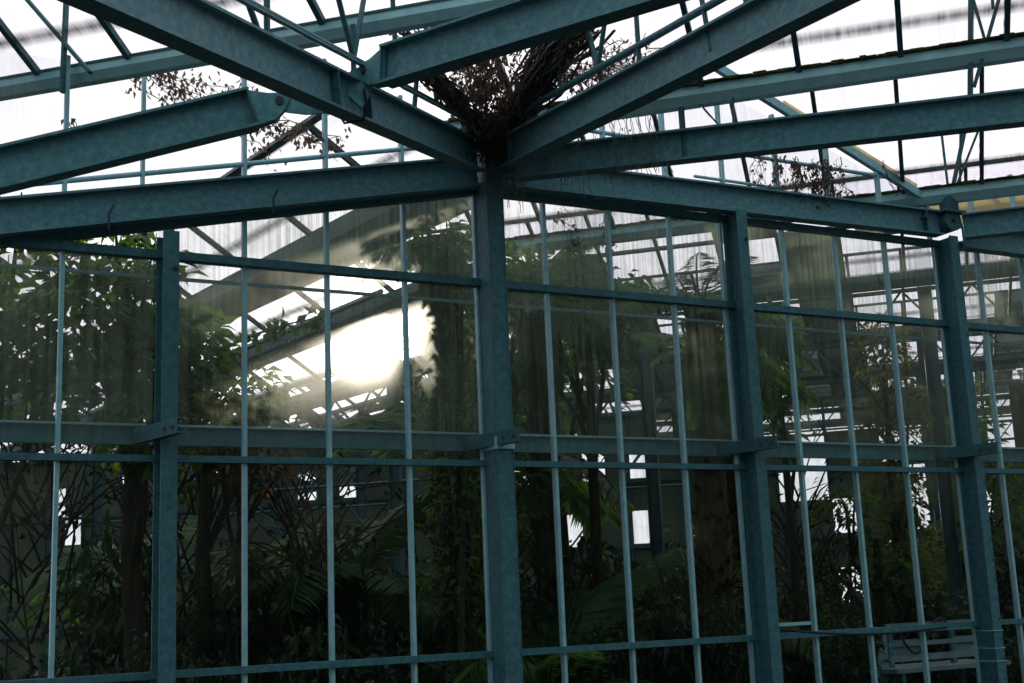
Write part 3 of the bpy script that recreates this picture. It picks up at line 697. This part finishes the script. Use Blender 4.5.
# shrubs along the foot of the wall
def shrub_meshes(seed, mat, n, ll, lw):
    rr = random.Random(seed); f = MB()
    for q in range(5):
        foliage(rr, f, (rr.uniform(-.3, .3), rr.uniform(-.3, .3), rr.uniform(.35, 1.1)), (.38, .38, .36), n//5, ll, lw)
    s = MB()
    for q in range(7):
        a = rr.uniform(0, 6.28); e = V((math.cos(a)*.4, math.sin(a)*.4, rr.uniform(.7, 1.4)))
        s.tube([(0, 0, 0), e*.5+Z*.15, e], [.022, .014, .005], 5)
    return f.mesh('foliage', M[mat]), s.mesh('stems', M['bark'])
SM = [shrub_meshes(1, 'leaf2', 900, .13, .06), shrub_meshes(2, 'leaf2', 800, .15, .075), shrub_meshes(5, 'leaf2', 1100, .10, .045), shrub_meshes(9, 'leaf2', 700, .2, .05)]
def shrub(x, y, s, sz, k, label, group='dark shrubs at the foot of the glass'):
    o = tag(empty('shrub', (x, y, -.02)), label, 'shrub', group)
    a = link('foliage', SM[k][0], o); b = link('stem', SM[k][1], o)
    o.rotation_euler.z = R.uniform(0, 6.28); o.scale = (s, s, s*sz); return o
xs = -1.3; i = 0
bays = lambda x: ('in the bay left of the left post' if x < 0 else 'between the left and the central post' if x < 2.5 else 'between the central and the second post' if x < 4.85 else 'between the second and the last post' if x < 7.4 else 'beyond the last post')
while xs < 11:
    y = .75+.35*(i % 2)
    x = xs+y*.3
    if 6.55 < x < 8.6: xs += .62; i += 1; continue
    tall = 1.25 if x < 7.0 else .85
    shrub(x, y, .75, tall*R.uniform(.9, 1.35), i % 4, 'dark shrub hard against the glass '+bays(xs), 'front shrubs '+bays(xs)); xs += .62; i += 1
xs = -.8
while xs < 15:
    y = R.uniform(1.9, 2.7)
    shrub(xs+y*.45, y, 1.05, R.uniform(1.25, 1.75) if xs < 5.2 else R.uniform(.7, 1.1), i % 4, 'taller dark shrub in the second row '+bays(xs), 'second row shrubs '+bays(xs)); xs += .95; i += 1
xs = 0.
while xs < 17:
    y = R.uniform(4.2, 5.6)
    if (xs+y*.6+y)*S2 > WE-1.3: break
    shrub(xs+y*.6, y, 1.4, R.uniform(1.0, 1.5), i % 4, 'large bush far back in the house '+bays(xs), 'back row bushes '+bays(xs)); xs += 1.25; i += 1
xs = 1.
while xs < 17:
    y = R.uniform(6.8, 8.2)
    if (xs+y*.5+y)*S2 > WE-1.6: break
    shrub(xs+y*.5, y, 1.6, R.uniform(.95, 1.35), i % 4, 'big hazy bush near the far partition wall '+bays(xs), 'farthest bushes '+bays(xs)); xs += 1.9; i += 1

# ------------------------------------------------------------------ dead vines
def vine(name, path, n, spread, nl, label, ll=.06, r=.006, up=0.):
    """tangle of withered stems following a path, with curled dead leaves hanging from it."""
    rr = random.Random(label); path = [V(p) for p in path]; o = tag(empty(name, path[0]), label, 'vine', 'dead vines in the roof')
    s = MB(); lf = MB(); allp = []
    for q in range(n):
        pts = []; off = V((rr.gauss(0, 1), rr.gauss(0, 1), rr.gauss(0, 1)))*spread
        K = 10
        for i in range(K):
            f = i/(K-1)*(len(path)-1); j = min(int(f), len(path)-2)
            b = path[j].lerp(path[j+1], f-j)
            pts.append(b+off*(.5+.5*i/K)+V((rr.gauss(0, 1), rr.gauss(0, 1), rr.gauss(0, 1)))*spread*.35)
        s.tube(pts, r*rr.uniform(.5, 1.4), 4, False); allp += pts
    for q in range(nl):
        p = rr.choice(allp)+V((rr.gauss(0, 1), rr.gauss(0, 1), rr.gauss(0, .8)-.3))*spread*.5
        lf.leaf(p, (rr.gauss(0, .5), rr.gauss(0, .5), -1), V((rr.gauss(0, 1), rr.gauss(0, 1), .1)), ll*rr.uniform(.6, 1.3), ll*rr.uniform(.35, .7), rr.uniform(.1, .5))
    s.build('stem', M['vine'], o); lf.build('dead_leaf', M['dry'], o)['kind'] = 'stuff'
    return o
vine('dead_vine', [(2.40, -.22, 4.86), (2.50, -.42, 5.02), (2.46, -.85, 5.13), (2.42, -1.30, 5.24), (2.44, -1.6, 5.33)], 110, .075, 260, 'thick dead vine trunk of matted stems climbing right from the central post', .05, .008)
vine('dead_vine', [(2.40, -.22, 4.86), (2.2, -.40, 4.99), (1.9, -.68, 5.02), (1.55, -1.0, 5.06), (1.3, -1.3, 5.08)], 60, .06, 260, 'dead vine matted along the long left beam from the central post', .05, .007)
vine('dead_vine', [(2.38, -.4, 5.0), (2.22, -.7, 5.16), (2.05, -.95, 5.24), (1.8, -1.1, 5.28)], 34, .15, 1100, 'clump of brown dead leaves in the fork over the central post', .055, .004)
vine('dead_vine', [(2.50, -.9, 5.22), (2.65, -1.05, 5.22), (2.82, -1.25, 5.20), (3.02, -1.4, 5.24)], 18, .14, 420, 'loose dead leaves hanging right of the thick vine trunk', .05, .0035)
vine('dead_vine', [(2.38, -.25, 4.92), (2.42, -.3, 4.99), (2.5, -.32, 4.97)], 50, .06, 60, 'nest of matted stems sitting on top of the central post', .045, .006)
vine('dead_vine', [(-.1, .15, 5.24), (.15, .15, 5.13), (.35, .15, 5.08), (.62, .15, 5.10), (.8, .15, 5.0)], 8, .09, 520, 'brown dead leaves hanging behind the upper left gutter', .05, .0035)
vine('dead_vine', [(.75, .15, 4.95), (1.0, .15, 4.92), (1.3, .15, 4.84)], 6, .08, 170, 'sparse dead leaves between the long beam and the left wall beam', .05, .0035)
vine('dead_vine', [(-.55, .1, 4.78), (-.5, .1, 4.70), (-.48, .1, 4.58)], 4, .025, 16, 'single dangling dead sprig under the upper left gutter', .06, .004)
for i, (x, t) in enumerate(((5.35, 'second from the left'), (5.55, 'third from the left, thick with leaves'), (5.72, 'fourth, the densest strand'), (5.9, 'fifth, ragged'), (6.1, 'rightmost'), (5.1, 'leftmost, sparse'))):
    vine('dead_vine', [(x, -.08, 5.24), (x+.03, -.09, 5.1), (x-.02, -.08, 4.98), (x+.06, -.08, 4.87)], 6, .045, (80, 170, 190, 120, 50, 26)[i], 'hanging dead leaf strand over the level beam, '+t, .048, .003)
vine('dead_vine', [(3.2, .06, 4.52), (3.3, .07, 4.40), (3.35, .06, 4.25)], 5, .05, 26, 'dead leaf strand behind the top panes right of the central post', .06, .003)
vine('dead_vine', [(3.62, .06, 4.56), (3.65, .07, 4.40), (3.66, .06, 4.28)], 4, .03, 20, 'second dead leaf strand behind the top panes, nearer the second post', .06, .003)
vine('dead_vine', [(6.6, -.1, 5.35), (6.66, -.1, 5.15), (6.75, -.1, 5.02)], 2, .012, 4, 'thin bare twig dangling beside the pale verge', .05, .004)
# pale root fibres trailing over the beams by the central post
rr = random.Random(11)
fb = tag(empty('root_fibre', (2.6, -.3, 4.8)), 'pale hair thin root fibres trailing from the vine over the beams', 'root fibres', None, 'stuff')
m = MB()
for i in range(84):
    t = rr.random()
    p = V((2.45, -.36, 4.95)).lerp(EE(3.2, 1.55, 4.95), t) if i % 2 else V((2.42+rr.uniform(-.1, .15), -.36, 4.98))
    q = [p]
    for k in range(7): q.append(q[-1]+V((rr.uniform(-.03, .04), rr.uniform(-.015, .01), -rr.uniform(.03, .11))))
    m.tube(q, .0026, 3, False)
m.build('fibre', M['fibre_pale'], fb)['kind'] = 'stuff'

# ------------------------------------------------------------------ pale bench behind the lower right panes
be = tag(empty('potting_bench', (7.75, 1.0, 0)), 'pale painted potting bench with a framed back behind the lower right panes', 'bench')
MB().box((7.75, 1.05, .72), V((.75, 0, 0)), V((0, .3, 0)), Z*.02).build('bench_top', M['bench'], be)
for z, h in ((1.10, .045), (.95, .02), (.82, .03)): MB().box((7.85, .98, z), V((.72, 0, 0)), V((0, .014, 0)), Z*h).build('rail', M['bench'], be)
for x in (7.16, 7.6, 7.98, 8.54): MB().box((x, .985, .88), V((.025, 0, 0)), V((0, .018, 0)), Z*.26).build('upright', M['steel'], be)
for x, wd in ((7.38, .18), (8.25, .22)): MB().box((x, 1.0, .89), V((wd, 0, 0)), V((0, .006, 0)), Z*.10).build('back_panel', M['bench'], be)
MB().add([V((6.85, .98, .45)), V((7.2, .98, .45)), V((7.2, .98, 1.10)), V((7.12, .98, 1.10)), V((6.85, 1.0, .45)), V((7.2, 1.0, .45)), V((7.2, 1.0, 1.10)), V((7.12, 1.0, 1.10))],
         [(0, 1, 2, 3), (7, 6, 5, 4), (0, 4, 5, 1), (1, 5, 6, 2), (2, 6, 7, 3), (3, 7, 4, 0)]).build('end_board', M['bench'], be)
for x in (7.1, 8.4):
    for y in (.8, 1.3): MB().box((x, y, .35), V((.025, 0, 0)), V((0, .025, 0)), Z*.35).build('leg', M['steel'], be)
hs = [V((7.25+.05*i,   .94, 1.06-.18*math.sin(i*.42)-.006*i)) for i in range(14)]
tag(MB().tube(hs, .012, 6).build('hose', M['rubber'], None, hs[0]), 'dark hose looped over the back of the pale bench', 'hose')
cbp = [V((4.93+.16*i, -.05, 1.20-.10*math.sin(i/12*math.pi)*.5-.006*i)) for i in range(13)]
tag(MB().tube(cbp, .011, 6).build('cable', M['rubber'], None, cbp[0]), 'dark cable sagging along the bottom transom right of the second post', 'cable')

# ------------------------------------------------------------------ camera
f = 1300.; yaw, pitch, roll = .5003, .1975, -.0419
w_ = V((math.sin(yaw)*math.cos(pitch), math.cos(yaw)*math.cos(pitch), math.sin(pitch)))
r0 = V((math.cos(yaw), -math.sin(yaw), 0)); u0 = r0.cross(w_)
c_, s_ = math.cos(roll), math.sin(roll)
rx = r0*c_+u0*s_; uy = -r0*s_+u0*c_
cam = bpy.data.objects.new('camera', bpy.data.cameras.new('camera')); COL.objects.link(cam)
cam.matrix_world = Matrix(((rx.x, uy.x, -w_.x, -1.9608), (rx.y, uy.y, -w_.y, -8.4885), (rx.z, uy.z, -w_.z, 1.4993), (0, 0, 0, 1)))
cam.data.sensor_width = 36; cam.data.lens = f/1024*36; cam.data.clip_start = .05; cam.data.clip_end = 300
scn.camera = cam

# ------------------------------------------------------------------ light: low hazy sun beyond the house, bright white sky
SUN = V((.373, .903, .212)).normalized()
sl_ = bpy.data.lights.new('sun', 'SUN'); sl_.energy = 3.2; sl_.angle = math.radians(1.2); sl_.color = (1., .92, .76)
so = bpy.data.objects.new('sun', sl_); COL.objects.link(so); so.rotation_euler = (-SUN).to_track_quat('-Z', 'Y').to_euler()
wd = bpy.data.worlds.new('sky'); scn.world = wd; wd.use_nodes = True; nt = wd.node_tree; nt.nodes.clear()
tc = N(nt, 'ShaderNodeTexCoord').outputs['Generated']
vm = N(nt, 'ShaderNodeVectorMath', operation='DOT_PRODUCT'); L(nt, tc, vm.inputs[0]); vm.inputs[1].default_value = SUN
d = vm.outputs['Value']
# hazy winter sky: brightest round the sun, dull blue grey on the far side
col = ramp(nt, math_(nt, 'MULTIPLY', math_(nt, 'ADD', d, 1.), .5), [(.0, (.22, .385, .41)), (.45, (.36, .51, .56)), (.70, (.80, .84, .95)), (.88, (.90, .875, .95)), (1., (1., .965, .99))])
g1 = math_(nt, 'MULTIPLY', math_(nt, 'POWER', math_(nt, 'MAXIMUM', d, 0.), 1600), 5.)
g2 = math_(nt, 'MULTIPLY', math_(nt, 'POWER', math_(nt, 'MAXIMUM', d, 0.), 110), .55)
sx = N(nt, 'ShaderNodeSeparateXYZ'); L(nt, tc, sx.inputs[0])
elv = ramp(nt, sx.outputs[2], [(0., (.28, .28, .28)), (.25, (.42, .42, .42)), (.7, (1.75, 1.75, 1.75))])
fr_ = N(nt, 'ShaderNodeMapRange'); fr_.inputs[1].default_value = -.1; fr_.inputs[2].default_value = .55; L(nt, d, fr_.inputs[0])
mx = N(nt, 'ShaderNodeMixRGB'); L(nt, fr_.outputs[0], mx.inputs[0]); L(nt, elv, mx.inputs[1]); mx.inputs[2].default_value = (1, 1, 1, 1)
ml = N(nt, 'ShaderNodeVectorMath', operation='MULTIPLY'); L(nt, col, ml.inputs[0]); L(nt, mx.outputs[0], ml.inputs[1]); col = ml.outputs[0]
gl = N(nt, 'ShaderNodeVectorMath', operation='SCALE'); gl.inputs[0].default_value = (1., .96, .86); L(nt, math_(nt, 'ADD', g1, g2), gl.inputs['Scale'])
ad = N(nt, 'ShaderNodeVectorMath', operation='ADD'); L(nt, col, ad.inputs[0]); L(nt, gl.outputs[0], ad.inputs[1])
bg = N(nt, 'ShaderNodeBackground'); L(nt, ad.outputs[0], bg.inputs['Color']); bg.inputs['Strength'].default_value = 1.22
L(nt, bg.outputs[0], N(nt, 'ShaderNodeOutputWorld').inputs['Surface'])

vs = scn.view_settings
scn.display_settings.display_device = 'sRGB'; vs.view_transform = 'Standard'; vs.look = 'None'; vs.exposure = 0.; vs.gamma = 1.; vs.use_curve_mapping = False
cy = scn.cycles
cy.transparent_max_bounces = 40; cy.max_bounces = 8; cy.diffuse_bounces = 3; cy.transmission_bounces = 6; cy.glossy_bounces = 2
cy.caustics_refractive = True; cy.caustics_reflective = False; cy.use_denoising = True; cy.sample_clamp_indirect = 6.
for o in bpy.data.objects:
    if '_o' in o: del o['_o']
